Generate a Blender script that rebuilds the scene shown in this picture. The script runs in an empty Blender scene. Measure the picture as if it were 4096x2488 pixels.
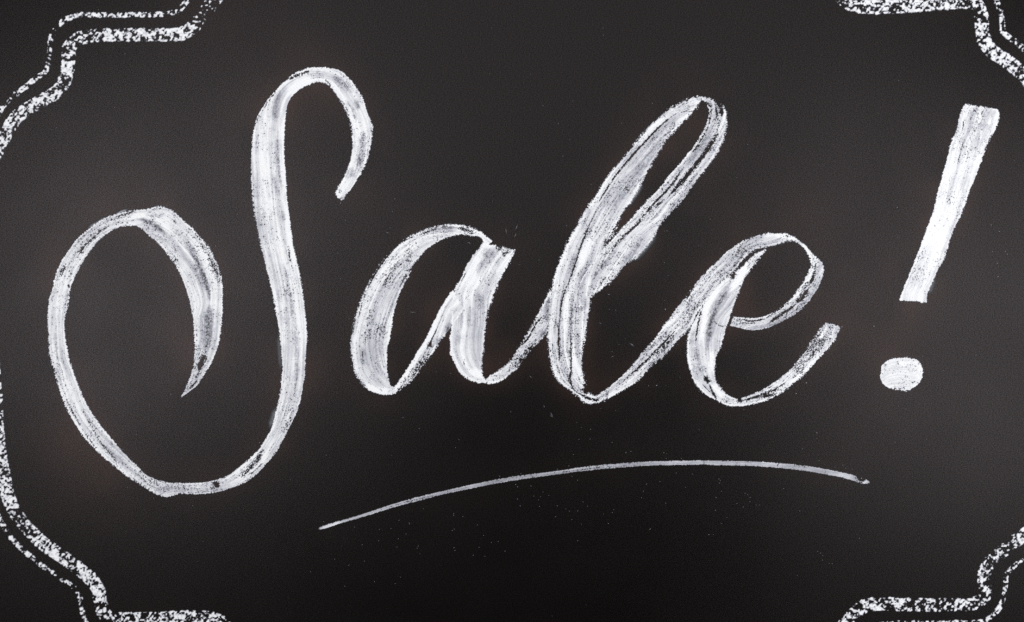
import bpy, math
import numpy as np

# ---------------------------------------------------------------- units
# 1 "mark" = 0.1 mm on the board.  x to the right, y downwards from the board's
# reference corner; the board itself stands upright in the XZ plane, facing -Y.
U = 1.0e-4
MARGIN = 220.0                      # board continues this far past the lettering
BX0, BX1 = -MARGIN, 4096.0 + MARGIN
BY0, BY1 = -MARGIN, 2488.0 + MARGIN
def wx(x): return (x - 2048.0) * U
def wz(y): return (BY1 - y) * U

scene = bpy.context.scene
COL = scene.collection

# ---------------------------------------------------------------- camera
cam_d = bpy.data.cameras.new("camera")
cam_d.lens = 60.0
cam_d.sensor_width = 36.0
cam_d.clip_start = 0.01
cam_d.clip_end = 50.0
cam = bpy.data.objects.new("camera", cam_d)
DIST = 4096 * U * 60.0 / 36.0
cam.location = (0.0, -DIST, wz(1244.0))
cam.rotation_euler = (math.radians(90), 0, 0)
COL.objects.link(cam)
scene.camera = cam

# ---------------------------------------------------------------- world, lamps, exposure
world = bpy.data.worlds.new("World")
scene.world = world
world.use_nodes = True
world.node_tree.nodes["Background"].inputs[0].default_value = (0.90, 0.95, 1.0, 1)
world.node_tree.nodes["Background"].inputs[1].default_value = 0.004

def area(name, loc, target, size, size_y, power, color):
    d = bpy.data.lights.new(name, 'AREA')
    d.shape = 'RECTANGLE'
    d.size = size
    d.size_y = size_y
    d.energy = power
    d.color = color
    o = bpy.data.objects.new(name, d)
    o.location = loc
    v = np.array(target) - np.array(loc)
    import mathutils
    o.rotation_euler = mathutils.Vector(v).to_track_quat('-Z', 'Y').to_euler()
    COL.objects.link(o)
    return o
CZ = wz(1244.0)
LC = (0.985, 0.985, 1.0)
area("studio_lamp", (-0.555, -1.746, CZ + 0.047), (0, 0, CZ), 0.44, 0.44, 3.52, LC)
area("studio_lamp", (0.418, -0.767, CZ - 0.013), (0, 0, CZ), 0.345, 0.345, 1.22, LC)
area("overhead_softbox", (0.024, -0.497, CZ + 0.250), (0, 0, CZ), 0.54, 0.54, 1.02, LC)
area("side_lamp", (1.211, -0.636, CZ - 0.05), (0, 0, CZ), 0.36, 0.36, 12.5, LC)
area("side_lamp", (-1.25, -0.70, CZ + 0.15), (0, 0, CZ), 0.36, 0.36, 10.5, LC)

vs = scene.view_settings
vs.view_transform = 'Standard'
vs.look = 'None'
vs.exposure = 0.0
vs.gamma = 1.0
vs.use_curve_mapping = False
scene.cycles.use_denoising = False

# ---------------------------------------------------------------- noise helpers
RNG = np.random.default_rng(7)
TAB = RNG.random((8, 256, 256)).astype(np.float32)
def vnoise(x, y, k):
    """smooth value noise, -1..1"""
    t = TAB[k % 8]
    xi = np.floor(x).astype(np.int64); yi = np.floor(y).astype(np.int64)
    fx = (x - xi).astype(np.float32); fy = (y - yi).astype(np.float32)
    fx = fx * fx * (3 - 2 * fx); fy = fy * fy * (3 - 2 * fy)
    o = 37 * (k // 8)
    x0 = (xi + o) & 255; x1 = (xi + 1 + o) & 255; y0 = yi & 255; y1 = (yi + 1) & 255
    a = t[y0, x0] * (1 - fx) + t[y0, x1] * fx
    b = t[y1, x0] * (1 - fx) + t[y1, x1] * fx
    return (a * (1 - fy) + b * fy) * 2 - 1
def sstep(a, b, v):
    t = np.clip((v - a) / (b - a), 0, 1)
    return t * t * (3 - 2 * t)

# ---------------------------------------------------------------- chalk raster
CELL = 2.0
NX = int((BX1 - BX0) / CELL) + 1
NY = int((BY1 - BY0) / CELL) + 1
DEN = np.zeros((NY, NX), np.float32)      # how much chalk lies at each grid point
OWN = np.full((NY, NX), -1, np.int16)     # which stroke laid it
_w = RNG.standard_normal((NY, NX)).astype(np.float32)
_b = (_w + np.roll(_w, 1, 0) + np.roll(_w, 1, 1) + np.roll(np.roll(_w, 1, 0), 1, 1)) / 2.0
GRAIN = 0.45 * _w + 0.9 * _b              # tooth of the board, sigma about 1
del _w, _b

def K(x0, y0, pts, s=2.464):
    return [(x0 + X / s, y0 + Y / s) for X, Y in pts]

def catmull(P, n_per):
    P = np.asarray(P, float)
    Q = np.vstack([2 * P[0] - P[1], P, 2 * P[-1] - P[-2]])
    out = []; idx = []
    for i in range(len(P) - 1):
        p0, p1, p2, p3 = Q[i], Q[i + 1], Q[i + 2], Q[i + 3]
        n = n_per(p1, p2)
        t = np.arange(n)[:, None] / n
        out.append(0.5 * ((2 * p1) + (-p0 + p2) * t + (2 * p0 - 5 * p1 + 4 * p2 - p3) * t ** 2 + (-p0 + 3 * p1 - 3 * p2 + p3) * t ** 3))
        idx.append(i + np.arange(n) / n)
    out.append(P[-1:]); idx.append(np.array([len(P) - 1.0]))
    return np.vstack(out), np.concatenate(idx)

def stamp_lines(lines, box):
    """lines: (width, strength, pts) -> field of max(strength * gaussian)"""
    ix0, ix1, iy0, iy1 = box
    F = np.zeros((iy1 - iy0, ix1 - ix0), np.float32)
    for w, st, pts in lines:
        P, _ = catmull(pts, lambda a, b: max(2, int(np.hypot(*(b - a)) / 3)))
        n = len(P)
        R = int(w * 2.6 / CELL) + 2
        for j, (x, y) in enumerate(P):
            tap = min(1.0, 0.35 + 3.0 * min(j, n - 1 - j) / max(n, 1))
            cx = (x - BX0) / CELL - ix0; cy = (y - BY0) / CELL - iy0
            a0 = max(int(cx) - R, 0); a1 = min(int(cx) + R + 2, F.shape[1])
            b0 = max(int(cy) - R, 0); b1 = min(int(cy) + R + 2, F.shape[0])
            if a0 >= a1 or b0 >= b1: continue
            gx = (np.arange(a0, a1) - cx) * CELL; gy = (np.arange(b0, b1) - cy) * CELL
            r2 = gx[None, :] ** 2 + gy[:, None] ** 2
            np.maximum(F[b0:b1, a0:a1], st * tap * np.exp(-r2 / (2 * (w * tap) ** 2)), out=F[b0:b1, a0:a1])
    return F

SEED = [0]
NEXT_OWNER = [0]
def ribbon(secs, splits=(), cov=((0, 0.9), (1, 0.9)), tone=0.93, edge=(9, 9), cap=(6, 6),
           rag=5.0, streak=0.22, fine=0.18, dark=(), grey=(), bright=(), fade=()):
    """secs: cross-sections (left x, left y, right x, right y). Lays chalk on the raster, returns owner ids."""
    SEED[0] += 1
    sd = SEED[0] * 3
    S = np.asarray(secs, float)
    step = lambda a, b: max(2, int(max(np.hypot(*(b - a)[:2]), np.hypot(*(b - a)[2:])) / 0.9))
    C, sec = catmull(S, step)
    mid = (C[:, :2] + C[:, 2:]) / 2
    seg = np.hypot(*np.diff(mid, axis=0).T)
    s = np.concatenate([[0], np.cumsum(seg)]); L = s[-1]
    W = np.hypot(*(C[:, 2:] - C[:, :2]).T)
    ext = 10.0
    m = int((W.max() + 2 * ext) / 0.95) + 2
    q = np.linspace(0, 1, m)
    wpx = (q[None, :] * (W[:, None] + 2 * ext)) - ext            # px from left edge
    u = wpx / np.maximum(W[:, None], 1.0)
    X = C[:, None, 0] + (C[:, None, 2] - C[:, None, 0]) * u
    Y = C[:, None, 1] + (C[:, None, 3] - C[:, None, 1]) * u
    gi = np.rint((X - BX0) / CELL).astype(int); gj = np.rint((Y - BY0) / CELL).astype(int)
    ok = (gi >= 2) & (gi < NX - 2) & (gj >= 2) & (gj < NY - 2)
    ix0, ix1 = gi[ok].min() - 2, gi[ok].max() + 3
    iy0, iy1 = gj[ok].min() - 2, gj[ok].max() + 3
    ix0 = max(ix0, 0); iy0 = max(iy0, 0); ix1 = min(ix1, NX); iy1 = min(iy1, NY)
    shp = (iy1 - iy0, ix1 - ix0)
    fl = np.full(shp, np.nan, np.float32); fw = np.zeros(shp, np.float32)
    fs = np.zeros(shp, np.float32); fc = np.zeros(shp, np.float32)
    # write outside-in so that inner samples win over the rim of a fold
    depth = np.minimum(wpx, W[:, None] - wpx)
    order = np.argsort(depth[ok], kind='stable')
    J = (gj - iy0)[ok][order]; I = (gi - ix0)[ok][order]
    fl[J, I] = wpx[ok][order]
    fw[J, I] = np.broadcast_to(W[:, None], wpx.shape)[ok][order]
    fs[J, I] = np.broadcast_to(s[:, None], wpx.shape)[ok][order]
    fc[J, I] = np.broadcast_to(sec[:, None], wpx.shape)[ok][order]
    have = ~np.isnan(fl)
    fl = np.nan_to_num(fl)
    gx = (np.arange(ix0, ix1) * CELL)[None, :] * np.ones(shp, np.float32)
    gy = (np.arange(iy0, iy1) * CELL)[:, None] * np.ones(shp, np.float32)
    # distance to rim, ragged
    n1 = vnoise(gx / 16, gy / 16, sd); n2 = vnoise(gx / 6.5, gy / 6.5, sd + 1); n3 = vnoise(gx / 70, gy / 70, sd + 2)
    jit = np.minimum(0.45 * rag, .1 * fw + 1) * (0.40 * n1 + 0.75 * n2 + 0.45 * n3) - 1.0
    eL = (fl + jit) / np.minimum(.8 * edge[0], .28 * fw + 1.5); eR = (fw - fl + jit) / np.minimum(.8 * edge[1], .28 * fw + 1.5)
    e = np.minimum(eL, eR)
    if cap[0]: e = np.minimum(e, (fs + jit * 1.5) / cap[0])
    if cap[1]: e = np.minimum(e, (L - fs + jit * 1.5) / cap[1])
    # pressure
    ct = np.array([c[0] for c in cov]); cv = np.array([c[1] for c in cov])
    pc = np.interp(fs / L, ct, cv)
    stk = vnoise(fl / 5.0, fs / 170, sd + 3) * 0.55 + vnoise(fl / 13.0, fs / 260, sd + 4) * 0.6
    fin = vnoise(fl / 2.3, fs / 55, sd + 5)
    blo = vnoise(gx / 45, gy / 45, sd + 6) * 0.6 + vnoise(gx / 18, gy / 18, sd + 7) * 0.4
    p = pc + streak * 0.55 * stk + fine * 0.6 * fin + 0.16 * blo
    box = (ix0, ix1, iy0, iy1)
    if len(dark): p = p - 1.40 * stamp_lines(dark, box) * (0.85 + 0.3 * n2)
    bri = stamp_lines(bright, box) if len(bright) else 0.0
    p = p + 0.4 * bri
    p = p * np.clip(e * 0.9 + 0.1, 0, 1) - (e < -0.25) * 2
    for a, b in fade:
        p = p - np.interp(fs, [a[0] * L, b[0] * L], [a[1], b[1]])
    g = 0.80 * GRAIN[iy0:iy1, ix0:ix1] + 0.50 * vnoise(gx / 5.0, gy / 5.0, sd + 8) + 0.35 * vnoise(gx / 11, gy / 11, sd + 9)
    g = g * np.clip(0.95 + 0.5 * vnoise(gx / 60, gy / 60, sd + 10), .5, 1.5)
    z = (p - 0.475) * 4.2 - g * 0.98
    d = sstep(-0.50, 0.65, z)
    # body of the chalk: thin grey film to thick white
    wid = vnoise(fl / 26.0, fs / 420, sd + 11)
    tn = tone - 0.09 + 0.19 * stk * streak / 0.22 + 0.10 * wid * min(1, streak / .2) + 0.08 * blo + 0.09 * fin - 0.03 * g + 0.14 * np.exp(-((e - 0.95) / 0.45) ** 2) * (0.6 + 0.5 * n3) + 0.55 * (bri if len(bright) else 0)
    film = np.clip(p - 0.5, 0, 1) * 0.17                          # thin film even in the pits
    if len(grey):
        tn = tn - 0.95 * stamp_lines(grey, box) * (0.8 + 0.4 * n2) * (0.9 + 0.25 * g)
    d = np.maximum(d * np.clip(tn, 0.12, 1.0), film)
    d = np.where(have & (e > -0.6), d, 0).astype(np.float32)
    d[d < 0.07] = 0
    base = NEXT_OWNER[0]
    ids = []
    own = np.full(shp, base, np.int16)
    ids.append(base)
    for k, sp in enumerate(splits):
        own[fc >= sp] = base + k + 1
        ids.append(base + k + 1)
    NEXT_OWNER[0] = base + len(ids)
    win = d > DEN[iy0:iy1, ix0:ix1]
    DEN[iy0:iy1, ix0:ix1][win] = d[win]
    OWN[iy0:iy1, ix0:ix1][win] = own[win]
    return ids

def smear(pts, w, strength, owner):
    """soft rubbed film of chalk beside a stroke"""
    P = np.array(pts)
    ix0 = int((P[:, 0].min() - 4 * w - BX0) / CELL); ix1 = int((P[:, 0].max() + 4 * w - BX0) / CELL)
    iy0 = int((P[:, 1].min() - 4 * w - BY0) / CELL); iy1 = int((P[:, 1].max() + 4 * w - BY0) / CELL)
    F = stamp_lines([(w, strength, pts)], (ix0, ix1, iy0, iy1))
    g = GRAIN[iy0:iy1, ix0:ix1]
    d = F * (1 + 0.10 * g)
    d[d < 0.02] = 0
    win = d > DEN[iy0:iy1, ix0:ix1]
    DEN[iy0:iy1, ix0:ix1][win] = d[win]
    OWN[iy0:iy1, ix0:ix1][win] = owner

# ================================================================ the letters
# ---- S
S_SECS = [(1333,776,1362,816),(1376,703,1425,728),(1399,638,1472,638),(1407,565,1486,565),(1401,500,1492,508),
 (1380,443,1470,443),(1352,395,1453,395),(1323,352,1425,346),(1299,334,1392,307),(1267,330,1352,277),(1238,340,1287,267),
 (1202,358,1222,273),(1173,383,1157,307),(1155,415,1100,362),(1145,464,1039,443),(1140,545,1011,533),(1141,626,1002,622),
 (1147,707,1001,707),(1152,800,1008,800),(1159,862,1017,870),(1173,964,1035,960),(1189,1037,1053,1037),(1203,1106,1071,1106),
 (1217,1187,1090,1187),(1226,1268,1104,1268),(1230,1331,1115,1331),(1228,1412,1123,1412),(1222,1493,1125,1502),
 (1210,1575,1115,1587),(1192,1640,1100,1652),(1169,1692,1084,1713),(1137,1753,1060,1757),(1099,1817,1024,1808),
 (1048,1877,959,1865),(995,1922,898,1906),(939,1948,833,1926),(870,1969,768,1932),(788,1977,707,1931),(719,1977,667,1927),
 (671,1989,614,1914),(630,1979,577,1894),(577,1950,557,1871),(517,1914,525,1841),(452,1865,484,1796),(399,1817,435,1739),
 (350,1768,395,1687),(310,1715,356,1630),(265,1638,330,1577),(234,1557,315,1537),(212,1480,291,1476),(195,1419,277,1427),
 (190,1350,264,1354),(188,1273,262,1281),(194,1200,277,1208),(206,1167,285,1150),(224,1090,319,1073),(254,1029,348,1025),
 (295,968,392,968),(352,915,437,931),(425,868,481,909),(506,842,530,907),(579,834,559,915),(640,822,599,948),(693,842,640,984),
 (741,883,680,1037),(790,931,705,1073),(843,996,733,1130),(875,1065,753,1195),(891,1130,766,1252),(893,1220,772,1293),
 (889,1289,776,1362),(879,1362,776,1415),(857,1431,772,1464),(822,1492,757,1512),(794,1537,741,1553),(766,1559,729,1577),(724,1592,719,1589)]
S_DARK = [(5,.8,K(800,200,[(850,300),(920,270),(1000,235),(1080,205)])),(4,.7,K(800,200,[(1230,280),(1270,325),(1310,365)])),
 (3,.45,K(800,200,[(1360,450),(1450,590),(1480,710)])),(2.5,.5,K(800,200,[(540,760),(580,660),(640,560),(700,470),(800,370)])),
 (4,.55,K(700,700,[(1110,660),(1125,760),(1135,850),(1155,940)])),(2,.4,K(700,700,[(765,130),(790,400),(815,560),(850,700),(880,850)])),
 (2,.5,K(700,700,[(815,495),(860,490),(905,480)])),(16,.26,K(800,1250,[(885,1010),(860,1100),(840,1200)])),
 (8,.5,K(200,1500,[(2120,700),(2030,850),(1950,940),(1870,1020)])),(3,.5,K(200,1500,[(2110,850),(2020,940),(1930,1000)])),
 (7,1.0,K(200,1500,[(1628,1066),(1645,1086)])),(2.2,.5,K(200,1500,[(110,100),(180,280),(260,430),(340,560),(430,690),(530,800)])),
 (3.5,.5,K(200,1500,[(330,360),(400,490),(460,600),(520,690),(580,760),(640,840),(690,920)])),
 (9,.8,K(100,1200,[(1775,520),(1740,620),(1700,700)])),(3,.65,K(100,1200,[(1740,660),(1700,740),(1670,790)])),
 (2,.45,K(100,1200,[(1700,200),(1690,400),(1680,550)])),(3,.6,K(100,1200,[(1690,800),(1620,880)])),
 (4,.4,K(100,700,[(880,430),(1000,380),(1100,355)])),(4,.6,K(100,700,[(520,830),(560,740),(640,650),(740,560),(840,490)])),
 (6,.4,K(100,700,[(400,860),(350,1010)])),(4,.8,K(100,700,[(420,1085),(435,1105)])),
 (11,.28,K(100,700,[(1580,470),(1780,740),(1840,870),(1905,1000),(1925,1150)])),(6,.6,K(100,700,[(1470,450),(1480,455)])),
 (5,.6,K(100,700,[(1470,840),(1480,855)]))]
S_GREY = [(6,.6,K(800,200,[(1430,490),(1500,590),(1540,700)])),(7,.6,K(800,200,[(1540,490),(1560,580)])),
 (8,.8,K(800,200,[(1610,810),(1605,900),(1590,1000),(1570,1100),(1545,1170)])),(13,.5,K(800,200,[(1460,1225),(1510,1200)])),
 (9,.35,K(800,200,[(790,400),(740,560),(750,700)])),(5,.5,K(800,200,[(770,800),(765,950),(775,1150),(800,1350)])),
 (8,.5,K(800,200,[(1300,260),(1420,330),(1500,420)])),
 (6,.35,K(700,700,[(960,0),(1000,120),(1030,200)])),(5,.5,K(700,700,[(1070,880),(1100,970),(1120,1100),(1150,1250),(1175,1478)])),
 (10,.45,K(700,700,[(1070,400),(1080,430)])),
 (7,.4,K(800,1250,[(930,0),(940,200),(950,450),(945,700),(915,830)])),(5,.4,K(100,1200,[(310,200),(300,400),(320,600),(350,800),(390,900)])),
 (12,.85,K(100,1200,[(1820,50),(1810,250),(1800,400),(1780,520)])),(6,.8,K(100,700,[(1100,430),(1200,450),(1290,500),(1350,550),(1390,590)])),
 (8,.9,K(100,700,[(1560,640),(1640,750),(1710,880),(1760,1000),(1800,1120),(1820,1230)])),(6,.4,K(100,700,[(1180,395),(1280,410),(1360,400)])),
 (30,.22,K(200,1500,[(1900,980),(1600,1100),(1200,1120),(900,1020)])),(24,.2,K(200,1500,[(800,930),(500,640)]))]
S_BRI = [(20,.5,K(800,200,[(880,430),(1000,330),(1100,260)])),(7,.5,K(800,200,[(850,600),(820,800),(815,1100),(840,1400)])),
 (8,.4,K(700,700,[(1090,300),(1130,600),(1180,900)])),(8,.4,K(200,1500,[(2180,680),(2080,860),(1900,1010),(1700,1110)])),
 (8,.4,K(100,700,[(1000,430),(1150,400),(1320,450),(1480,560)])),(10,.3,K(100,700,[(1620,650),(1780,850),(1870,1100)]))]
own_S = ribbon(S_SECS, splits=(9.5, 31.5, 60.5),
  cov=((0,.80),(.03,.93),(.11,1.0),(.16,1.05),(.35,.98),(.44,.93),(.50,.78),(.55,.83),(.62,.90),(.72,.93),(.80,.86),(.86,.88),(.93,.92),(.98,.9),(1,.8)),
  tone=.93, edge=(8,7), cap=(14,8), dark=S_DARK, grey=S_GREY, bright=S_BRI, rag=5)
smear(K(200,1500,[(2225,330),(2195,430),(2165,520)]), 6, .20, own_S[1])
smear(K(800,1250,[(770,230),(785,400),(795,560)]), 5, .12, own_S[1])
smear(K(100,700,[(880,400),(950,360),(1010,340)]), 2.5, .45, own_S[2])
smear(K(100,700,[(620,520),(720,470),(800,415)]), 4, .30, own_S[2])

# ---- a
A_BOWL = [(1972,962,1938,990),(1950,942,1931,964),(1925,924,1912,946),(1890,909,1890,945),(1837,894,1849,940),(1780,897,1809,945),(1715,909,1768,960),
 (1650,935,1727,984),(1593,974,1687,1024),(1545,1024,1658,1065),(1500,1081,1634,1110),(1464,1142,1610,1158),(1437,1207,1589,1211),
 (1415,1280,1573,1276),(1401,1345,1565,1337),(1398,1376,1553,1392),(1403,1433,1551,1425),(1417,1490,1550,1465),(1443,1534,1555,1506),
 (1476,1563,1565,1542),(1525,1581,1573,1546),(1569,1579,1582,1542),(1600,1562,1590,1535)]
A_DARK = [(3,.6,K(1350,850,[(600,310),(700,260),(780,225)])),(7,.6,K(1350,850,[(1180,150),(1260,170),(1330,200),(1370,210)])),
 (2.5,.6,K(1350,850,[(280,800),(330,680),(400,560),(500,420),(600,320)])),(3,.6,K(1350,850,[(610,740),(660,640),(740,530),(830,430)])),
 (2.2,.5,K(1350,850,[(200,1060),(250,880),(300,740)])),(22,.2,K(1350,850,[(540,540),(480,650),(460,700)])),
 (20,.2,K(1350,850,[(430,1050),(420,1200)])),(6,.5,K(1350,1100,[(420,1110),(440,1150)])),(3,.4,K(1350,1100,[(245,720),(250,900)])),
 (5,.5,K(1350,850,[(760,230),(880,185),(960,165)])),(12,.22,K(1350,850,[(320,1000),(300,1150),(280,1300)]))]
A_GREY = [(6,.95,K(1350,850,[(860,195),(980,155),(1080,142),(1180,150)])),(8,.45,K(1350,850,[(930,190),(1060,175),(1170,175)])),(4,.35,K(1350,850,[(600,760),(540,920),(500,1040)])),
 (9,.35,K(1350,1100,[(250,720),(255,900)])),(14,.25,K(1350,1100,[(410,830),(430,600),(470,480)]))]
own_a1 = ribbon(A_BOWL, cov=((0,.95),(.15,.92),(.35,.86),(.6,.92),(.85,.98),(.93,1.0),(1,.9)), edge=(12,7), cap=(0,8), rag=6,
  dark=A_DARK, grey=A_GREY, bright=[(10,.4,K(1350,1100,[(260,1080),(400,1140),(520,1120)])),(6,.5,K(1350,850,[(900,150),(1060,120),(1200,115)])),(5,.4,K(1350,850,[(560,950),(520,1150),(490,1350)]))])
A_UP = [(1577,1546,1577,1573),(1610,1500,1634,1538),(1642,1449,1687,1481),(1675,1396,1731,1421),(1707,1343,1764,1364),(1740,1274,1796,1327),
 (1776,1205,1817,1295),(1809,1157,1857,1242)]
own_a2 = ribbon(A_UP, cov=((0,.85),(.3,.8),(.6,.86),(.8,1.0),(1,1.05)), edge=(5,12), cap=(6,0), rag=6, streak=.3,
  dark=[(2.2,.6,K(1350,850,[(880,1340),(940,1230),(990,1130)])),(9,.5,K(1350,850,[(900,1290),(915,1320)])),(11,.3,K(1350,1100,[(930,770),(820,900),(740,1000)]))],
  grey=[(10,.6,K(1350,850,[(990,1280),(1010,1260)])),(12,.7,K(1350,850,[(1130,1120),(1080,1170)]))])
A_STEM = [(1932,966,2068,998),(1910,992,2056,1024),(1878,1037,2032,1069),(1841,1110,1999,1130),(1812,1165,1975,1191),(1807,1235,1959,1240),
 (1805,1300,1947,1300),(1798,1343,1943,1343),(1798,1404,1938,1408),(1817,1457,1934,1461),(1845,1498,1936,1496),(1890,1528,1941,1508),
 (1947,1536,1959,1500),(1999,1528,2003,1469),(2064,1481,2040,1437),(2109,1425,2072,1388),(2154,1372,2105,1335),(2182,1343,2141,1266),
 (2198,1303,2170,1214),(2208,1262,2202,1149)]
own_a3 = ribbon(A_STEM, splits=(11.5,), cov=((0,.88),(.1,.95),(.25,1.08),(.45,1.0),(.55,.86),(.62,.88),(.8,.82),(1,.84)), edge=(8,14), cap=(7,0), rag=7, tone=.93,
  dark=[(2,.6,K(1350,850,[(1210,690),(1240,640),(1270,580)])),(7,.5,K(1350,850,[(1630,430),(1660,400),(1690,370)])),(7,.4,K(1350,850,[(1570,350),(1640,380)])),
   (2.5,.8,K(1350,1100,[(2040,390),(1960,480),(1880,620),(1820,690)])),(15,.42,K(1350,1100,[(1975,640),(1890,745),(1810,840),(1730,920)])),
   (7,1.0,K(1350,1100,[(1452,985),(1464,1004)])),(3,.5,K(1350,1100,[(1245,820),(1250,920)])),(2,.5,K(1350,1100,[(1960,410),(1850,560),(1750,720),(1640,870)]))],
  grey=[(9,.5,K(1350,850,[(1440,430),(1490,350)])),(6,.45,K(1350,850,[(1500,440),(1540,370)])),(5,.3,K(1350,850,[(1370,590),(1440,480),(1520,400)])),
   (4,.3,K(1350,850,[(1160,850),(1150,1050)])),(4,.28,K(1350,850,[(1230,850),(1220,1150)])),(4,.28,K(1350,850,[(1310,900),(1290,1150)])),(11,.4,K(1350,850,[(1400,800),(1410,950)])),
   (5,.3,K(1350,850,[(1090,880),(1070,1000)])),(8,.35,K(1350,850,[(1200,1210),(1180,1300)])),(8,.6,K(1350,1100,[(2090,200),(2068,350),(2062,470)])),(12,.6,K(1350,1100,[(2050,560),(2020,590)]))],
  bright=[(16,.45,K(1350,850,[(1450,310),(1480,280),(1560,305)])),(14,.3,K(1350,850,[(1400,580),(1320,720),(1270,900)])),(9,.5,K(1350,1100,[(1330,950),(1430,980)]))])

# ---- l
L_DOWN = [(2810,380,2800,407),(2766,387,2790,431),(2717,411,2766,460),(2656,447,2717,512),(2587,508,2672,569),(2530,577,2636,618),
 (2473,646,2599,679),(2425,707,2579,719),(2376,784,2542,788),(2331,849,2490,861),(2287,926,2457,943),(2264,970,2440,966),
 (2239,1031,2416,1044),(2215,1092,2385,1104),(2205,1145,2362,1165),(2191,1206,2365,1214),(2185,1287,2353,1287),(2183,1333,2349,1333),
 (2185,1393,2337,1402),(2199,1467,2335,1467),(2227,1523,2343,1523),(2276,1560,2341,1564),(2308,1588,2357,1568),(2341,1617,2381,1580),
 (2381,1617,2406,1568),(2430,1600,2446,1540)]
L_DARK = [(3,.75,K(2100,350,[(1520,240),(1400,320),(1280,430),(1160,560),(1040,690),(930,820),(830,960),(740,1110),(680,1230)])),
 (2,.6,K(2100,350,[(1520,245),(1600,235),(1690,250)])),(8,.32,K(2000,800,[(1130,260),(1080,360),(1035,430),(1000,470)])),
 (2.5,.65,K(2000,800,[(990,20),(880,250),(800,450),(740,640),(680,800),(620,960),(590,1150),(580,1400)])),
 (2.5,.6,K(2000,1150,[(580,300),(580,550),(590,740)])),(3,.7,K(2000,1150,[(705,400),(700,600),(700,800),(690,900),(720,990),(780,1060)])),
 (4,.9,K(2000,1150,[(780,1040),(850,1085),(940,1110),(1000,1095)])),(7,1.0,K(2000,1150,[(855,1005),(836,1035)])),
 (14,.25,K(2100,350,[(1500,330),(1400,480),(1320,620)])),(3,.4,K(2100,350,[(1200,420),(1080,560)])),
 (10,.25,K(2000,1150,[(480,480),(470,620),(510,800)])),(2,.4,K(2000,1150,[(640,820),(700,960),(760,1040)]))]
L_GREY = [(15,.42,K(2100,350,[(1480,330),(1350,500),(1250,650),(1150,770),(1050,930),(930,1100),(830,1300)])),(8,.35,K(2100,350,[(640,1150),(600,1300),(560,1400)])),
 (8,.55,K(2000,800,[(860,690),(800,800),(750,920)])),(20,.55,K(2000,800,[(760,1040),(830,1000)])),(6,.55,K(2000,800,[(720,950),(710,1100),(700,1300),(705,1478)])),
 (7,.55,K(2000,800,[(480,900),(465,1100),(455,1300)])),(12,.3,K(2000,800,[(850,1100),(860,1200)])),(14,.25,K(2000,800,[(730,560),(720,660)]))]
own_l1 = ribbon(L_DOWN, splits=(22.5,), cov=((0,.95),(.1,.86),(.3,.85),(.55,.86),(.75,.86),(.9,.84),(1,.8)), edge=(14,16), cap=(0,0), rag=7, tone=.90, fine=.3, dark=L_DARK, grey=L_GREY,
  bright=[(9,.35,K(2100,350,[(1400,280),(1250,400),(1080,590)])),(10,.35,K(2000,800,[(920,330),(830,520),(780,700)])),(10,.3,K(2000,800,[(660,900),(640,1150),(640,1400)])),(8,.3,K(2100,350,[(1600,150),(1700,110)]))])
L_UP = [(2806,403,2810,380),(2826,419,2851,395),(2834,447,2887,413),(2830,476,2908,443),(2818,508,2914,480),(2794,553,2908,529),(2757,606,2887,581),
 (2721,650,2855,642),(2676,699,2806,703),(2636,752,2766,760),(2587,800,2721,817),(2538,857,2660,882),(2487,910,2635,914),(2444,960,2621,950),
 (2402,1005,2564,1019),(2368,1052,2499,1068),(2335,1100,2459,1117),(2310,1149,2406,1161),(2300,1198,2373,1186),(2300,1238,2366,1225)]
LU_DARK = [(2.5,.6,K(2100,350,[(1830,140),(1830,250),(1800,400),(1720,540),(1620,680)])),(3,.65,K(2100,350,[(1870,150),(1890,250),(1900,330)])),
 (6,.9,K(2100,350,[(1890,140),(1930,200),(1940,290)])),(6,.85,K(2100,350,[(1920,400),(1860,520),(1790,620),(1700,740),(1610,850),(1500,980),(1400,1090)])),
 (3.5,.85,K(2100,350,[(1560,780),(1500,880),(1400,1010),(1300,1110),(1180,1250),(1080,1360)])),(4,.5,K(2100,350,[(1380,1100),(1280,1180)])),
 (3,.6,K(2100,350,[(1760,130),(1800,160),(1830,200)])),(4,.75,K(2000,800,[(1440,130),(1350,240),(1250,330),(1150,430),(1080,540)])),(7,.4,K(2100,350,[(1900,330),(1890,400)]))]
own_l2 = ribbon(L_UP, cov=((0,.95),(.15,.92),(.4,.82),(.7,.83),(.85,.85),(1,.8)), edge=(8,15), cap=(0,10), rag=7, tone=.89, fine=.3, dark=LU_DARK,
  grey=[(9,.6,K(2000,800,[(1080,560),(1010,640),(900,760),(820,860),(770,950)])),(16,.3,K(2000,800,[(1450,350),(1300,520),(1180,640)])),(9,.3,K(2100,350,[(1850,420),(1750,600),(1600,800)]))])
smear(K(2100,350,[(1140,915),(1105,1000),(1045,1090),(985,1180)]), 8, .42, own_l1[0])
smear(K(2000,800,[(1505,290),(1475,370),(1370,500),(1270,590)]), 11, .50, own_l2[0])

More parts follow.
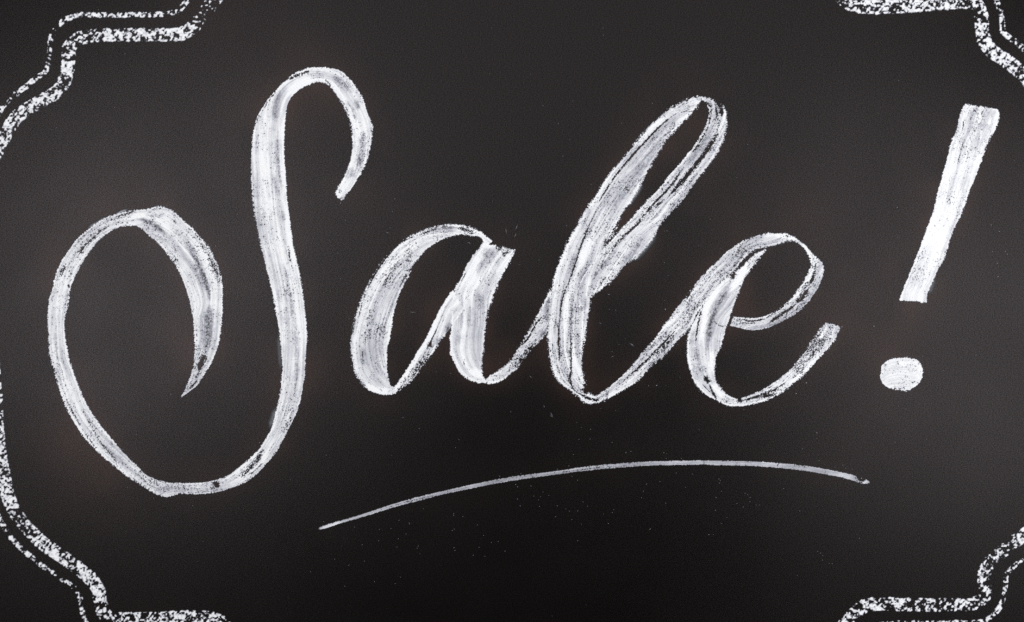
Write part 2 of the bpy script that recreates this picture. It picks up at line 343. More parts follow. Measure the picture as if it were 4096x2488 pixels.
# ---- e
E_IN = [(2430,1600,2446,1540),(2487,1568,2487,1503),(2552,1527,2524,1462),(2601,1475,2568,1406),(2657,1430,2617,1353),(2710,1369,2653,1300),(2751,1329,2690,1251),
 (2770,1300,2722,1207),(2795,1248,2762,1158),(2827,1207,2803,1106),(2876,1142,2852,1057),(2937,1089,2908,1004),(2986,1029,2957,970),(3030,1000,3006,947),(3071,992,3055,933),(3111,982,3103,930),
 (3148,968,3148,935),(3176,968,3188,951),(3205,984,3229,988),(3229,1016,3248,1010),(3241,1045,3268,1030),(3237,1077,3294,1055),(3217,1118,3296,1088),(3188,1158,3286,1130),(3156,1199,3253,1183),
 (3111,1236,3221,1223),(3063,1262,3176,1260),(3010,1272,3119,1292),(2957,1268,3067,1313),(2925,1264,3014,1321),(2912,1262,2957,1313),(2905,1264,2912,1303)]
own_e1 = ribbon(E_IN, splits=(6.5, 19.5), cov=((0,.8),(.2,.76),(.45,.77),(.6,.9),(.66,1.0),(.74,.86),(.85,.82),(.95,.85),(1,.85)), edge=(12,7), cap=(0,0), rag=6, tone=.88, fine=.3,
  dark=[(3.5,.6,K(2000,1150,[(1220,920),(1300,850),(1420,740),(1540,620),(1660,500),(1750,400)])),(9,.3,K(2000,1150,[(1700,480),(1600,590),(1500,680)])),
   (4,.55,K(2600,850,[(420,715),(390,790),(365,860)])),(5,.7,K(2600,850,[(1640,500),(1610,620),(1570,710)])),(7,.8,K(2600,850,[(1560,740),(1500,840),(1440,890)])),
   (4,.8,K(2600,850,[(1440,900),(1350,970),(1260,1030),(1170,1085)])),(3,.6,K(2600,850,[(1380,880),(1250,970),(1130,1050)])),(2.5,.6,K(2600,850,[(1140,1050),(1000,1070),(900,1050)])),
   (2,.5,K(2600,850,[(830,1060),(950,1090),(1090,1085)])),(4,.9,K(2600,850,[(806,1010),(794,1060),(768,1120)])),(4,.6,K(2600,850,[(1100,372),(1000,425),(900,500),(850,570)])),
   (11,.3,K(2600,850,[(1500,740),(1560,690)])),(3,.5,K(2600,850,[(1310,225),(1390,240)]))],
  grey=[(12,.3,K(2600,850,[(1640,560),(1650,700),(1560,850),(1400,1000),(1200,1110),(1000,1130)]))],
  bright=[(8,.5,K(2600,850,[(1080,270),(1200,220),(1340,230),(1460,280)])),(6,.5,K(2600,850,[(1480,310),(1560,400),(1600,480)]))])
E_BODY = [(3059,992,3069,998),(3006,1025,3030,1045),(2957,1073,2994,1093),(2912,1100,2974,1128),(2860,1145,2957,1167),(2832,1180,2947,1195),(2811,1219,2937,1223),(2770,1292,2921,1268),
 (2748,1349,2904,1329),(2744,1402,2888,1378),(2746,1430,2868,1430),(2758,1487,2862,1491),(2779,1536,2870,1527),(2815,1576,2892,1560),(2860,1600,2925,1586),(2900,1621,2949,1596),(2937,1627,2977,1588),
 (2998,1621,3030,1566),(3059,1605,3079,1540),(3128,1572,3124,1507),(3184,1527,3160,1475),(3233,1487,3197,1430),(3282,1430,3233,1377),(3330,1377,3266,1333),(3369,1306,3300,1290)]
own_e2 = ribbon(E_BODY, splits=(14.5,), cov=((0,.95),(.2,.97),(.45,.95),(.58,.9),(.64,.85),(.75,.82),(.9,.77),(.97,.86),(1,.95)), edge=(9,9), cap=(3,5), rag=6, tone=.92,
  dark=[(8,.9,K(2600,850,[(832,592),(800,640)])),(2.5,.6,K(2600,850,[(780,600),(700,680),(630,740)])),(3,.75,K(2600,850,[(530,900),(490,1030),(460,1180),(445,1330)])),
   (6,.9,K(2600,1150,[(535,865),(560,910),(590,935)])),(3,.8,K(2600,1150,[(590,960),(610,1020),(660,1110)])),(1.8,.5,K(2600,1150,[(500,930),(560,1000),(620,1060)])),
   (5,.9,K(2600,1150,[(862,1115),(900,1110)])),(4,.6,K(2600,1150,[(900,1120),(1000,1090),(1100,1060),(1240,1000),(1330,940)])),(4,.6,K(2600,1150,[(1080,1080),(1200,1060),(1250,1040)])),
   (18,.24,K(2600,1150,[(1400,830),(1500,720),(1620,590),(1730,460)])),(4,.4,K(2600,1150,[(1690,430),(1600,560),(1550,630)])),(2,.5,K(2600,850,[(630,1010),(640,1080),(700,1120),(760,1110)]))],
  grey=[(9,.75,K(2600,850,[(790,690),(740,790),(690,870),(640,950),(620,1020),(600,1100),(575,1250),(560,1350)])),(7,.55,K(2600,1150,[(445,600),(470,700),(500,800),(530,860)])),
   (10,.3,K(2600,850,[(420,1150),(400,1300)])),(10,.25,K(2600,1150,[(430,780),(460,900)]))],
  bright=[(8,.45,K(2600,850,[(720,690),(640,800),(570,920),(530,1080),(510,1250)])),(8,.45,K(2600,850,[(960,500),(860,680),(800,780)])),(8,.5,K(2600,1150,[(620,940),(680,1040),(740,1090)])),
   (6,.5,K(2600,1150,[(1740,400),(1660,520)])),(5,.5,K(2600,1150,[(1780,560),(1660,710),(1500,850),(1340,980)])),(8,.4,K(2600,1150,[(630,600),(600,750),(600,880)])) ])

# ---- exclamation mark
X_SECS = [(3868,413,3982,433),(3855,420,3994,441),(3847,434,4000,454),(3832,477,3996,483),(3824,519,3982,525),(3807,559,3959,559),(3793,604,3940,613),(3779,661,3920,669),(3764,712,3903,717),
 (3753,750,3886,753),(3731,843,3854,840),(3720,872,3838,880),(3699,931,3812,931),(3677,990,3795,986),(3657,1044,3776,1042),(3640,1083,3756,1075),(3623,1126,3736,1123),(3604,1173,3718,1160),(3594,1205,3708,1215)]
SC = 3.540
own_x1 = ribbon(X_SECS, cov=((0,.98),(.2,.97),(.5,.99),(1,1.02)), edge=(6,9), cap=(6,5), rag=4, tone=1.02, streak=.14,
  dark=[(2,.6,K(3400,350,[(1610,450),(1600,540),(1580,640)],SC)),(2,.5,K(3400,350,[(1600,760),(1575,860),(1545,1010)],SC)),(3,.6,K(3400,350,[(1880,340),(1860,370)],SC)),(3,.5,K(3400,350,[(1690,720),(1700,700)],SC)),
   (3,.6,K(3400,350,[(1540,1000),(1530,1050)],SC)),(2,.45,K(3400,750,[(1010,880),(970,1000),(930,1130),(910,1230)],SC)),(3,.4,K(3400,1100,[(865,180),(870,240)],2.889))],
  grey=[(60,.16,K(3400,350,[(1850,300),(1800,500),(1750,700)],SC))],
  bright=[(22,.25,K(3400,750,[(1350,200),(1200,700),(1050,1200)],SC)),(4,.4,K(3400,350,[(1850,380),(1820,520)],SC)),(4,.4,K(3400,350,[(1990,430),(1960,540)],SC)),(4,.4,K(3400,350,[(1870,600),(1840,740)],SC))])
ow = own_x1[0]
smear(K(3400,1100,[(975,40),(945,120),(915,210)],2.889), 6, .16, ow)
D_SECS = [(3521,1490,3521,1493),(3528,1462,3522,1518),(3545,1446,3536,1542),(3566,1434,3560,1555),(3595,1429,3590,1563),(3622,1428,3620,1566),(3648,1431,3648,1557),(3673,1440,3672,1540),(3686,1462,3684,1522),(3694,1486,3693,1500)]
own_x2 = ribbon(D_SECS, cov=((0,.95),(.5,.98),(1,.95)), edge=(7,8), cap=(4,4), rag=5, tone=1.0, streak=.03, fine=.04,
  dark=[(3,.7,K(3400,1100,[(540,1010),(550,990)],2.889)),(3,.4,K(3400,1100,[(440,1290),(560,1315),(680,1300)],2.889)),(2,.4,K(3400,1100,[(420,1100),(400,1060),(440,1020)],2.889)),(2,.5,K(3400,1100,[(690,1260),(770,1220)],2.889))],
  bright=[(5,.4,K(3400,1100,[(570,1010),(640,1040)],2.889))])

# ---- underline
UL = [(1274,2113,1275,2117),(1289,2101,1293,2119),(1362,2079,1364,2096),(1452,2052,1456,2070),(1549,2020,1553,2039),(1646,1991,1650,2013),(1768,1961,1770,1982),(1910,1929,1914,1952),
 (2052,1902,2054,1926),(2194,1884,2196,1906),(2365,1860,2367,1884),(2568,1843,2569,1868),(2812,1837,2812,1863),(2862,1838,2862,1865),(3025,1842,3024,1869),(3187,1854,3184,1884),
 (3309,1872,3304,1903),(3390,1889,3382,1919),(3440,1902,3430,1935),(3471,1917,3459,1939),(3482,1930,3478,1933)]
UL = [(.87 * a + .13 * c, .87 * b_ + .13 * d_, .13 * a + .87 * c, .13 * b_ + .87 * d_) for a, b_, c, d_ in UL]
own_u = ribbon(UL, cov=((0,1.1),(.06,1.06),(.15,1.0),(.5,1.0),(.7,1.04),(.9,1.04),(.96,.96),(1,.95)), edge=(4,3), cap=(2,2), rag=1.5, tone=.62, streak=.16, fine=.1,
  dark=[(2,.9,K(2700,1700,[(1040,360),(1020,385),(1000,415)])),(9,.75,K(2700,1700,[(1790,525),(1830,535),(1870,550)])),(1.6,.5,K(1200,1750,[(800,705),(1100,625),(1450,540)])),(1.6,.5,K(2000,1700,[(300,500),(900,430),(1500,385)]))],
  bright=[(7,.6,K(1200,1750,[(200,895),(300,870),(420,835)])),(8,.35,K(2700,1700,[(1600,480),(1750,515)])),(4,.6,K(2700,1700,[(1850,565),(1890,560)])),(3,.5,K(2700,1700,[(1860,515),(1900,545)])),(7,.22,K(2700,1700,[(-300,375),(300,370),(800,390)]))])

# ================================================================ the border
_t = [vnoise((np.arange(NX) * CELL)[None, :] / s + 0 * np.arange(NY)[:, None], (np.arange(NY) * CELL)[:, None] / s2 + 0 * np.arange(NX)[None, :], k)
      for s, s2, k in ((10.5, 9.0, 61), (5.4, 5.0, 62), (34.0, 30.0, 63))]
BLOT = (0.62 * _t[0] + 0.42 * _t[1] + 0.30 * _t[2]).astype(np.float32)
def chalk_line(pts, w, cov=((0, .6), (1, .6)), tone=.79):
    P, sec = catmull(pts, lambda a, b: max(2, int(np.hypot(*(b - a)) / 0.9)))
    T = np.gradient(P, axis=0); T /= np.maximum(np.hypot(T[:, 0], T[:, 1])[:, None], 1e-9)
    Nn = np.stack([-T[:, 1], T[:, 0]], 1)
    seg = np.hypot(*np.diff(P, axis=0).T); s = np.concatenate([[0], np.cumsum(seg)]); L = s[-1]
    q = np.arange(-w / 2 - 6, w / 2 + 6.1, 0.95)
    X = P[:, None, 0] + Nn[:, None, 0] * q; Y = P[:, None, 1] + Nn[:, None, 1] * q
    gi = np.rint((X - BX0) / CELL).astype(int); gj = np.rint((Y - BY0) / CELL).astype(int)
    ok = (gi >= 0) & (gi < NX) & (gj >= 0) & (gj < NY)
    ix0, ix1, iy0, iy1 = gi[ok].min(), gi[ok].max() + 1, gj[ok].min(), gj[ok].max() + 1
    shp = (iy1 - iy0, ix1 - ix0)
    fe = np.full(shp, -99, np.float32); fs = np.zeros(shp, np.float32)
    ev = (w / 2 - np.abs(q))[None, :] + 0 * s[:, None]
    od = np.argsort(ev[ok], kind='stable')
    J = (gj - iy0)[ok][od]; I = (gi - ix0)[ok][od]
    fe[J, I] = ev[ok][od]; fs[J, I] = (s[:, None] + 0 * q[None, :])[ok][od]
    fq = np.where(fe > -90, w / 2 - fe, 0)
    gx = (np.arange(ix0, ix1) * CELL)[None, :] + 0 * fs; gy = (np.arange(iy0, iy1) * CELL)[:, None] + 0 * fs
    diag = vnoise((gx * .8 + gy * .6) / 6.5, (gx * .6 - gy * .8) / 19, 64)
    bl = 0.95 * BLOT[iy0:iy1, ix0:ix1] + 0.30 * diag
    pc = np.interp(fs / L, [c[0] for c in cov], [c[1] for c in cov])
    v = (pc - 0.575) * 1.5 + bl * 1.25
    v = np.minimum(v, (fe + 5.0 * bl) / 7.0)
    d = sstep(-0.14, 0.30, v) * np.clip(tone + 0.22 * v - 0.02 * np.abs(GRAIN[iy0:iy1, ix0:ix1]) + 0.12 * _t[1][iy0:iy1, ix0:ix1], 0.3, 1)
    d = np.where(fe > -90, d, 0).astype(np.float32)
    d[d < 0.05] = 0
    o = NEXT_OWNER[0]; NEXT_OWNER[0] += 1
    win = d > DEN[iy0:iy1, ix0:ix1]
    DEN[iy0:iy1, ix0:ix1][win] = d[win]
    OWN[iy0:iy1, ix0:ix1][win] = o
    return o
thick = []; thin = []
thick.append(chalk_line([(1000,-140),(925,-85),(875,-25),(838,25),(805,72),(762,116),(715,137),(600,138),(480,139),(380,142),(312,155),(278,188),(274,240),(268,295),(245,350),(195,388),(135,420),(75,460),(35,515),(10,565),(-30,640),(-62,740),(-84,900),(-88,1060)], 51,
   cov=((0,.5),(.07,.38),(.12,.32),(.16,.36),(.19,.66),(.36,.72),(.42,.45),(.46,.62),(.6,.66),(.75,.66),(1,.6))))
thin.append(chalk_line([(905,-160),(820,-90),(751,0),(731,24),(714,46),(690,51),(649,57),(528,59),(406,60),(325,59),(284,69),(252,83),(228,110),(207,142),(200,183),(195,227),(192,264),(175,292),(142,313),(110,341),(73,369),(32,402),(4,438),(-40,500),(-100,600),(-150,760),(-168,900),(-172,1060)], 17,
   cov=((0,.6),(1,.62))))
thick.append(chalk_line([(-88,1060),(-76,1220),(-52,1360),(-27,1480),(-16,1600),(-9,1740),(5,1850),(18,1910),(34,1990),(62,2052),(107,2109),(164,2167),(250,2227),(314,2274),(364,2317),(393,2359),(402,2405),(418,2455),(455,2474),(560,2476),(680,2472),(780,2468),(840,2472),(888,2490),(925,2532),(1010,2610)], 51,
   cov=((0,.6),(.3,.62),(.45,.62),(.62,.72),(.7,.6),(.76,.56),(.82,.68),(1,.6))))
thin.append(chalk_line([(-172,1060),(-160,1240),(-135,1400),(-110,1560),(-92,1740),(-70,1900),(-35,2010),(0,2077),(21,2117),(50,2156),(79,2188),(129,2231),(186,2277),(243,2313),(300,2356),(321,2395),(330,2445),(345,2492),(385,2545),(470,2562),(700,2562),(870,2565),(930,2640)], 16, cov=((0,.6),(1,.62))))
thick.append(chalk_line([(3240,-140),(3312,-75),(3356,-25),(3392,8),(3435,24),(3490,28),(3560,27),(3640,22),(3740,15),(3840,8),(3895,12),(3919,40),(3927,97),(3932,140),(3947,182),(3980,214),(4026,244),(4069,276),(4105,310),(4150,380),(4190,500),(4210,700),(4216,1060)], 54,
   cov=((0,.6),(.1,.5),(.16,.66),(.38,.74),(.42,.6),(.5,.76),(.6,.66),(.7,.7),(1,.6))))
thin.append(chalk_line([(3300,-190),(3400,-72),(3600,-62),(3860,-76),(3950,-60),(3975,-30),(3988,6),(3997,32),(4007,65),(4010,97),(4012,123),(4036,149),(4069,172),(4100,200),(4170,270),(4235,380),(4270,600),(4285,1060)], 19, cov=((0,.65),(1,.70))))
thick.append(chalk_line([(3270,2640),(3342,2550),(3380,2492),(3410,2462),(3446,2430),(3491,2417),(3556,2417),(3637,2419),(3718,2419),(3799,2419),(3880,2416),(3921,2402),(3942,2372),(3939,2339),(3936,2300),(3952,2261),(3984,2226),(4027,2193),(4059,2164),(4100,2140),(4150,2080),(4190,1950),(4208,1700),(4214,1400),(4216,1060)], 50,
   cov=((0,.6),(.06,.66),(.2,.68),(.27,.5),(.33,.5),(.37,.66),(.42,.44),(.48,.66),(.6,.66),(1,.6))))
thin.append(chalk_line([(3400,2650),(3470,2530),(3540,2496),(3640,2492),(3760,2493),(3880,2491),(3932,2484),(3960,2468),(3988,2443),(4004,2420),(4015,2385),(4020,2359),(4023,2333),(4025,2300),(4043,2277),(4069,2255),(4100,2237),(4180,2170),(4240,2040),(4265,1800),(4280,1400),(4285,1060)], 16, cov=((0,.6),(1,.60))))

# ================================================================ materials
def nt(name):
    m = bpy.data.materials.new(name); m.use_nodes = True
    t = m.node_tree; t.nodes.clear()
    out = t.nodes.new('ShaderNodeOutputMaterial'); b = t.nodes.new('ShaderNodeBsdfPrincipled')
    t.links.new(b.outputs[0], out.inputs[0])
    return m, t, b
def noise(t, vec, scale, detail=2, rough=.5):
    n = t.nodes.new('ShaderNodeTexNoise'); n.inputs['Scale'].default_value = scale
    n.inputs['Detail'].default_value = detail; n.inputs['Roughness'].default_value = rough
    t.links.new(vec, n.inputs['Vector']); return n
def ramp(t, fac, p0, c0, p1, c1):
    r = t.nodes.new('ShaderNodeValToRGB'); e = r.color_ramp.elements
    e[0].position = p0; e[0].color = (*c0, 1); e[1].position = p1; e[1].color = (*c1, 1)
    t.links.new(fac, r.inputs[0]); return r
def mix(t, fac, a, b):
    n = t.nodes.new('ShaderNodeMix'); n.data_type = 'RGBA'
    for s, v in ((n.inputs['Factor'], fac), (n.inputs['A'], a), (n.inputs['B'], b)):
        if isinstance(v, bpy.types.NodeSocket): t.links.new(v, s)
        elif isinstance(v, (int, float)): s.default_value = v
        else: s.default_value = (*v, 1)
    return n.outputs['Result']

BOARD_DARK = (0.0034, 0.0031, 0.0031)
def board_nodes(t, b):
    tc = t.nodes.new('ShaderNodeTexCoord'); o = tc.outputs['Object']
    tint = noise(t, o, 900, 3, .6)
    wide = noise(t, o, 14, 4, .55)
    r1 = ramp(t, tint.outputs[0], .38, (1.0, .85, .82), .62, (.96, .91, .98))
    t.links.new(r1.outputs[0], b.inputs['Specular Tint'])
    rr = t.nodes.new('ShaderNodeMapRange')
    rr.inputs[1].default_value = .3; rr.inputs[2].default_value = .7; rr.inputs[3].default_value = .258; rr.inputs[4].default_value = .312
    t.links.new(wide.outputs[0], rr.inputs[0])
    t.links.new(rr.outputs[0], b.inputs['Roughness'])
    mp = t.nodes.new('ShaderNodeMapping'); mp.inputs['Scale'].default_value = (1.0, 1.0, 1.7)
    t.links.new(o, mp.inputs[0])
    gr = noise(t, mp.outputs[0], 1500, 3, .65)
    bp = t.nodes.new('ShaderNodeBump'); bp.inputs['Strength'].default_value = .16; bp.inputs['Distance'].default_value = .0001
    t.links.new(gr.outputs[0], bp.inputs['Height'])
    t.links.new(bp.outputs[0], b.inputs['Normal'])
    gl = noise(t, mp.outputs[0], 2100, 2, .7)
    gm = t.nodes.new('ShaderNodeMapRange')
    gm.inputs[1].default_value = .32; gm.inputs[2].default_value = .68; gm.inputs[3].default_value = .07; gm.inputs[4].default_value = .46
    t.links.new(gl.outputs[0], gm.inputs[0]); t.links.new(gm.outputs[0], b.inputs['Specular IOR Level'])
    fl = noise(t, o, 700, 2, .6)
    return tint, wide, fl

M_BOARD, t, b = nt("board_paint")
tint, wide, fl = board_nodes(t, b)
at = t.nodes.new('ShaderNodeAttribute'); at.attribute_name = 'dust'  # 'dust' attribute holds the strength of the brown halo tint
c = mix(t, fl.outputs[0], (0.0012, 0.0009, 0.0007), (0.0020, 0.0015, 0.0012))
c = mix(t, at.outputs['Fac'], c, (0.048, 0.027, 0.020))  # attribute mixes a brown halo tint into the board colour around the strokes
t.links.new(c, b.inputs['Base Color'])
b.inputs['Specular IOR Level'].default_value = .27

M_CHALK, t, b = nt("white_chalk")
at = t.nodes.new('ShaderNodeAttribute'); at.attribute_name = 'chalk'
tc = t.nodes.new('ShaderNodeTexCoord')
n1 = noise(t, tc.outputs['Object'], 120, 3, .6)
n2 = noise(t, tc.outputs['Object'], 2600, 2, .6)
cw = ramp(t, n1.outputs[0], .35, (.93, .94, .965), .65, (.955, .96, .96))
sq = t.nodes.new('ShaderNodeMath'); sq.operation = 'POWER'; sq.inputs[1].default_value = 1.2
t.links.new(at.outputs['Fac'], sq.inputs[0])
tk = t.nodes.new('ShaderNodeMapRange'); tk.inputs[1].default_value = .55; tk.inputs[2].default_value = .95
t.links.new(at.outputs['Fac'], tk.inputs[0])
cw2 = mix(t, tk.outputs[0], (.80, .815, .905), cw.outputs[0])
c = mix(t, sq.outputs[0], BOARD_DARK, cw2)
t.links.new(c, b.inputs['Base Color'])
rr = t.nodes.new('ShaderNodeMapRange'); rr.inputs[1].default_value = .3; rr.inputs[3].default_value = .285; rr.inputs[4].default_value = .95
t.links.new(at.outputs['Fac'], rr.inputs[0]); t.links.new(rr.outputs[0], b.inputs['Roughness'])
sr = t.nodes.new('ShaderNodeMapRange'); sr.inputs[1].default_value = .3; sr.inputs[3].default_value = .27; sr.inputs[4].default_value = .12
t.links.new(at.outputs['Fac'], sr.inputs[0]); t.links.new(sr.outputs[0], b.inputs['Specular IOR Level'])
bp = t.nodes.new('ShaderNodeBump'); bp.inputs['Strength'].default_value = .35; bp.inputs['Distance'].default_value = .0001
t.links.new(n2.outputs[0], bp.inputs['Height']); t.links.new(bp.outputs[0], b.inputs['Normal'])

# ================================================================ the board
def mesh_obj(name, verts, faces, mat, parent=None, attrs=None, smooth=True):
    me = bpy.data.meshes.new(name)
    faces = np.asarray(faces, np.int32); nf, k = faces.shape
    me.vertices.add(len(verts)); me.vertices.foreach_set('co', np.asarray(verts, np.float32).ravel())
    me.loops.add(nf * k); me.loops.foreach_set('vertex_index', faces.ravel())
    me.polygons.add(nf); me.polygons.foreach_set('loop_start', np.arange(0, nf * k, k, dtype=np.int32))
    me.polygons.foreach_set('use_smooth', np.full(nf, smooth))
    for an, av in (attrs or {}).items():
        a = me.attributes.new(an, 'FLOAT', 'POINT'); a.data.foreach_set('value', np.asarray(av, np.float32))
    me.update(calc_edges=True); me.validate()
    me.materials.append(mat)
    o = bpy.data.objects.new(name, me); COL.objects.link(o)
    if parent: o.parent = parent
    return o

# brown halo tint painted into the board colour near the strokes, patchy
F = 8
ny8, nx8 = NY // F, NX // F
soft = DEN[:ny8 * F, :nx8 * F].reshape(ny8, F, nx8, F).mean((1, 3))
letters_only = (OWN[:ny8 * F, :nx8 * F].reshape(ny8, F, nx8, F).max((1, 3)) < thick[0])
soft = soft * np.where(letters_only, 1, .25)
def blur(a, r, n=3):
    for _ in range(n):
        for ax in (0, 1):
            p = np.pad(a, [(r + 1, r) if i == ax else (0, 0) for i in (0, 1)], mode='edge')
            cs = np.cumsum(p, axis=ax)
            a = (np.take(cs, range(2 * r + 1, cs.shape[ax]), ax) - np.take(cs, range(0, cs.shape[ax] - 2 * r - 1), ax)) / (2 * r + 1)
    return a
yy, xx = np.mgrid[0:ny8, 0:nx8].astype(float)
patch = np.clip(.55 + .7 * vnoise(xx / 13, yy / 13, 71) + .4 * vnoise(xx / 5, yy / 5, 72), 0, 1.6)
dust = np.clip((blur(soft, 2) * .45 + blur(soft, 5) * .6) * patch * 1.25, 0, .6)  # strength of the brown halo tint around the strokes
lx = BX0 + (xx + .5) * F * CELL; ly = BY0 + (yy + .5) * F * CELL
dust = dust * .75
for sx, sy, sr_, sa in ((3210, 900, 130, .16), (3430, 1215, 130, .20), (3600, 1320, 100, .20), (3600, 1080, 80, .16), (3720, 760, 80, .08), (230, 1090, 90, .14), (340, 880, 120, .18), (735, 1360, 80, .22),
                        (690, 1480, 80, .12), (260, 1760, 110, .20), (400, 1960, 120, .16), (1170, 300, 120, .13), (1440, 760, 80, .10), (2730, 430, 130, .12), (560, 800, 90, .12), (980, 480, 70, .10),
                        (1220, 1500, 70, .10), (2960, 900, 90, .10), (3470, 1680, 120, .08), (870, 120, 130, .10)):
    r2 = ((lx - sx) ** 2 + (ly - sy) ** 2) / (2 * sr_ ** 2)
    dust = dust + sa * np.exp(-r2) * np.clip(.45 + patch * .75, 0, 1.5)  # extra round patches of the same painted brown tint
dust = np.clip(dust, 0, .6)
bx = BX0 + (np.arange(nx8) + .5) * F * CELL; by = BY0 + (np.arange(ny8) + .5) * F * CELL
bx[0] = BX0; bx[-1] = BX1; by[0] = BY0; by[-1] = BY1
gx, gy = np.meshgrid(bx, by)
V = np.stack([wx(gx), 0 * gx, wz(gy)], -1).reshape(-1, 3)
idx = np.arange(ny8 * nx8).reshape(ny8, nx8)
Fc = np.stack([idx[1:, :-1], idx[1:, 1:], idx[:-1, 1:], idx[:-1, :-1]], -1).reshape(-1, 4)
# sides and back of the 9 mm panel
n0 = len(V)
T = 0.009
cor = [(BX0, BY0), (BX1, BY0), (BX1, BY1), (BX0, BY1)]
V = np.vstack([V, [(wx(x), 0, wz(y)) for x, y in cor], [(wx(x), T, wz(y)) for x, y in cor]])
extra = [(n0 + 4 + i, n0 + 4 + (i + 1) % 4, n0 + (i + 1) % 4, n0 + i) for i in range(4)] + [(n0 + 4, n0 + 7, n0 + 6, n0 + 5)]
Fc = np.vstack([Fc, extra])
board = mesh_obj("chalkboard", V, Fc, M_BOARD, attrs={'dust': np.concatenate([dust.ravel(), np.zeros(8)])}, smooth=False)  # 'dust' attribute carries the painted brown halo tint
board["kind"] = "structure"
board["category"] = "chalkboard"
board["label"] = "matt black chalkboard panel behind all the lettering"

# ================================================================ chalk meshes
dm = np.maximum.reduce([DEN[:-1, :-1], DEN[:-1, 1:], DEN[1:, :-1], DEN[1:, 1:]])
st4 = np.stack([DEN[:-1, :-1], DEN[:-1, 1:], DEN[1:, :-1], DEN[1:, 1:]])
so4 = np.stack([OWN[:-1, :-1], OWN[:-1, 1:], OWN[1:, :-1], OWN[1:, 1:]])
qo = np.take_along_axis(so4, st4.argmax(0)[None], 0)[0]
qo = np.where(dm > 0.0, qo, -1)
del st4, so4
lump = vnoise((np.arange(NX) / 6.0)[None, :] + 0 * np.arange(NY)[:, None], (np.arange(NY) / 6.0)[:, None] + 0 * np.arange(NX)[None, :], 81)
HGT = (0.000012 + DEN * (0.000045 + 0.000022 * lump)).astype(np.float32)
HGT[DEN <= 0] = 0.000008
def chalk_mesh(name, owner, parent):
    j, i = np.nonzero(qo == owner)
    a = j * NX + i
    q = np.stack([a + NX, a + NX + 1, a + 1, a], -1)
    u, inv = np.unique(q, return_inverse=True)
    vy, vx = u // NX, u % NX
    V = np.stack([wx(BX0 + vx * CELL), -HGT[vy, vx], wz(BY0 + vy * CELL)], -1)
    return mesh_obj(name, V, inv.reshape(-1, 4), M_CHALK, parent, attrs={'chalk': DEN[vy, vx]})

def thing(name, label, cat, at, group=None):
    o = bpy.data.objects.new(name, None); COL.objects.link(o)
    o.empty_display_size = .02
    o["label"] = label; o["category"] = cat
    if group: o["group"] = group
    return o
G = "chalk letters of the big word"
def letter(label, owners, at):
    r = thing("chalk_letter", label, "letter", at, G)
    for k in owners: chalk_mesh("stroke", k, r)
    return r
letter("tall white chalk capital S with curling ends, at the start of the word", own_S, None)
letter("low chalk letter a with open oval bowl, right after the capital S", own_a1 + own_a2 + own_a3, None)
letter("tall slanted chalk letter l with a narrow upper loop, in mid word", own_l1 + own_l2, None)
letter("chalk letter e with a round loop and upturned tail, last of the word", own_e1 + own_e2, None)
ex = thing("exclamation_mark", "slanted chalk exclamation mark with round dot, right of the word", "punctuation", None)
chalk_mesh("slanted_bar", own_x1[0], ex)
chalk_mesh("round_dot", own_x2[0], ex)
un = chalk_mesh("underline", own_u[0], None)
un["label"] = "thin arched greyish chalk underline sweeping below the word"
un["category"] = "underline"
bo = thing("chalk_border", "patchy double chalk line framing the board, stepped inwards at its corners", "border", None)
for k in thick: chalk_mesh("thick_line", k, bo)
for k in thin: chalk_mesh("thin_line", k, bo)

# ================================================================ loose dust specks
specks = []
def sp(x0, y0, pts, r=2.0, s=2.464):
    for X, Y in pts: specks.append((x0 + X / s, y0 + Y / s, r))
sp(1200,1750,[(235,828),(536,883),(782,905),(896,896),(1046,950),(976,817),(1074,838),(1078,850),(970,997),(956,1080),(1154,1090),(1166,1070),(776,1018),(612,1057),(343,1200),(480,1260),(634,1218),(104,1322),(991,1376),(938,1440),
 (733,1419),(1514,750),(1514,766),(1520,901),(1502,916),(1518,1086),(1527,1114),(1748,862),(1810,966),(1886,1034),(1954,1026),(1764,1084),(1708,1161),(1822,1171),(1966,383),(2144,487),(2128,463),(2276,478),(2170,674),(2144,606),
 (2360,680),(2304,577),(2020,1120),(1218,702),(1606,779),(1534,100),(1566,20),(440,1466),(258,175)], 1.15)
sp(2000,1700,[(1104,171),(1290,260),(1614,273),(888,139),(678,404),(568,436),(206,480),(155,586),(173,610),(304,602),(424,660),(332,700),(482,693),(380,738),(400,708),(200,797),(563,795),(648,827),(683,849),(548,905),(766,847),
 (709,933),(818,757),(863,799),(1122,835),(1020,876),(1106,862),(766,1140),(766,544),(710,503),(1413,652),(1395,715),(1633,770),(1576,556),(1442,583),(1827,612),(1898,485),(1736,473),(2157,532),(2173,547),(2162,574),(2182,655),(2130,714),
 (2236,911),(2181,972),(2060,1081),(2122,840),(2334,774),(2396,807),(1639,330),(1790,330)], 1.15)
sp(2700,1700,[(1398,78),(1398,135),(1254,238),(2168,170),(1070,626),(740,712),(738,756),(690,672),(716,687),(800,788),(832,790),(610,774),(671,806),(1230,847),(1420,350),(1655,395),(1745,432),(1680,425),(1575,413),(1818,1115),(1406,1247),(1434,1263),
 (1456,1288),(1455,1331),(1518,1365),(1550,1365),(334,1081),(1660,535)], 1.15)
sp(3400,750,[(2085,1075),(2115,620),(2200,905),(2230,943),(2095,1262),(2020,905),(670,282),(2000,530)], 1.8, 3.54)
sp(0,0,[(1232,530),(1130,1060),(972,95)], 1.15)
sp(200,1500,[(1190,190),(852,588),(765,1107),(978,296),(2065,665),(1408,1288)], 1.15)
sp(100,700,[(2092,384),(1332,1096),(1878,700)], 1.15)
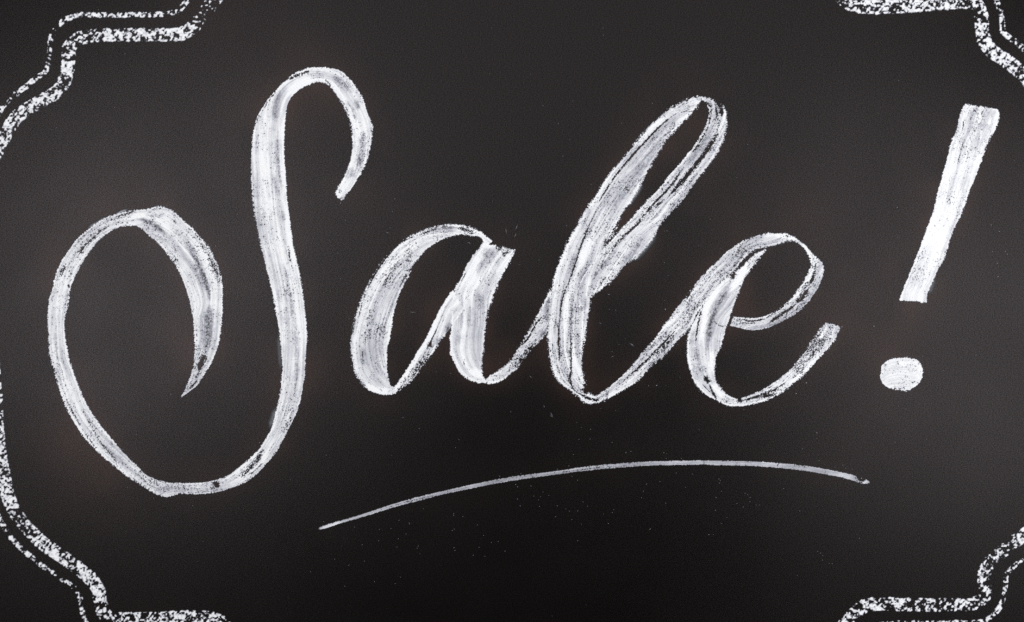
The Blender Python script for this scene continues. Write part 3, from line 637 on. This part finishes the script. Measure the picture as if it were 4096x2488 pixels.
sp(700,700,[(614,385),(1604,770),(1632,1020),(1715,1418),(1680,445),(2165,236)], 1.15)
sp(2100,350,[(954,353),(443,515),(1255,155),(2195,563),(1375,1413),(328,357),(374,675),(410,1362)], 1.15)
sp(2000,800,[(1647,304),(1620,617),(1657,742),(1630,1081),(1140,1085),(1075,930)], 1.15)
sp(2600,1150,[(2208,383),(1645,1432),(1440,1045),(1540,940),(65,965),(150,215)], 2.0)
rs = np.random.default_rng(3)
for _ in range(70):
    specks.append((rs.uniform(-150, 4250), rs.uniform(-150, 2640), rs.uniform(.6, 1.2)))
for _ in range(40):
    specks.append((rs.normal(2350, 420), rs.normal(1500, 260), rs.uniform(.6, 1.2)))
SV, SF, SA = [], [], []
for x, y, r in specks:
    n = len(SV); a0 = rs.uniform(0, 6.28); el = rs.uniform(.7, 1.5)
    for k in range(5):
        a = a0 + k * 2 * math.pi / 5
        rr_ = r * rs.uniform(.75, 1.2)
        SV.append((wx(x + rr_ * el * math.cos(a)), -0.00001, wz(y + rr_ / el * math.sin(a)))); SA.append(.45)
    SV.append((wx(x), -r * U * .7, wz(y))); SA.append(.6)
    for k in range(5): SF.append((n + k, n + 5, n + (k + 1) % 5))
# hair-thin scratches of chalk near the lettering
scr = [K(2000,800,[(975,30),(1010,70)]),K(2000,800,[(1055,925),(1085,938)]),K(2000,1150,[(1280,545),(1325,575)]),K(2000,1150,[(975,340),(1005,365)]),K(1350,850,[(470,190),(515,208)]),K(1350,850,[(1275,290),(1320,310)]),
 K(2000,1150,[(490,1250),(525,1285)]),K(2000,1150,[(290,865),(315,895)]),K(2000,1150,[(1090,690),(1130,670)]),K(1350,1100,[(700,365),(780,368)]),K(1350,1100,[(2095,1345),(2125,1400)]),K(1350,1100,[(2030,1280),(2045,1310)]),
 K(2000,800,[(150,300),(180,230)]),K(2000,800,[(55,270),(65,340)]),K(2000,800,[(1265,1405),(1330,1450)]),K(1350,850,[(1740,250),(1765,200)]),K(2000,1700,[(1470,1040),(1490,1010)])]
for (xa, ya), (xb, yb) in scr:
    n = len(SV); L = math.hypot(xb - xa, yb - ya); px, py = -(yb - ya) / L * .9, (xb - xa) / L * .9
    for (x, y, h, a) in ((xa, ya, 1e-5, .1), ((xa + xb) / 2 + px, (ya + yb) / 2 + py, 1e-5, .25), (xb, yb, 1e-5, .1), ((xa + xb) / 2 - px, (ya + yb) / 2 - py, 2e-5, .35)):
        SV.append((wx(x), -h, wz(y))); SA.append(a)
    SF += [(n, n + 3, n + 1), (n + 1, n + 3, n + 2)]
du = mesh_obj("chalk_dust", SV, SF, M_CHALK, attrs={'chalk': SA}, smooth=False)
du["kind"] = "stuff"
du["category"] = "dust"
du["label"] = "fine white chalk specks scattered over the black board"
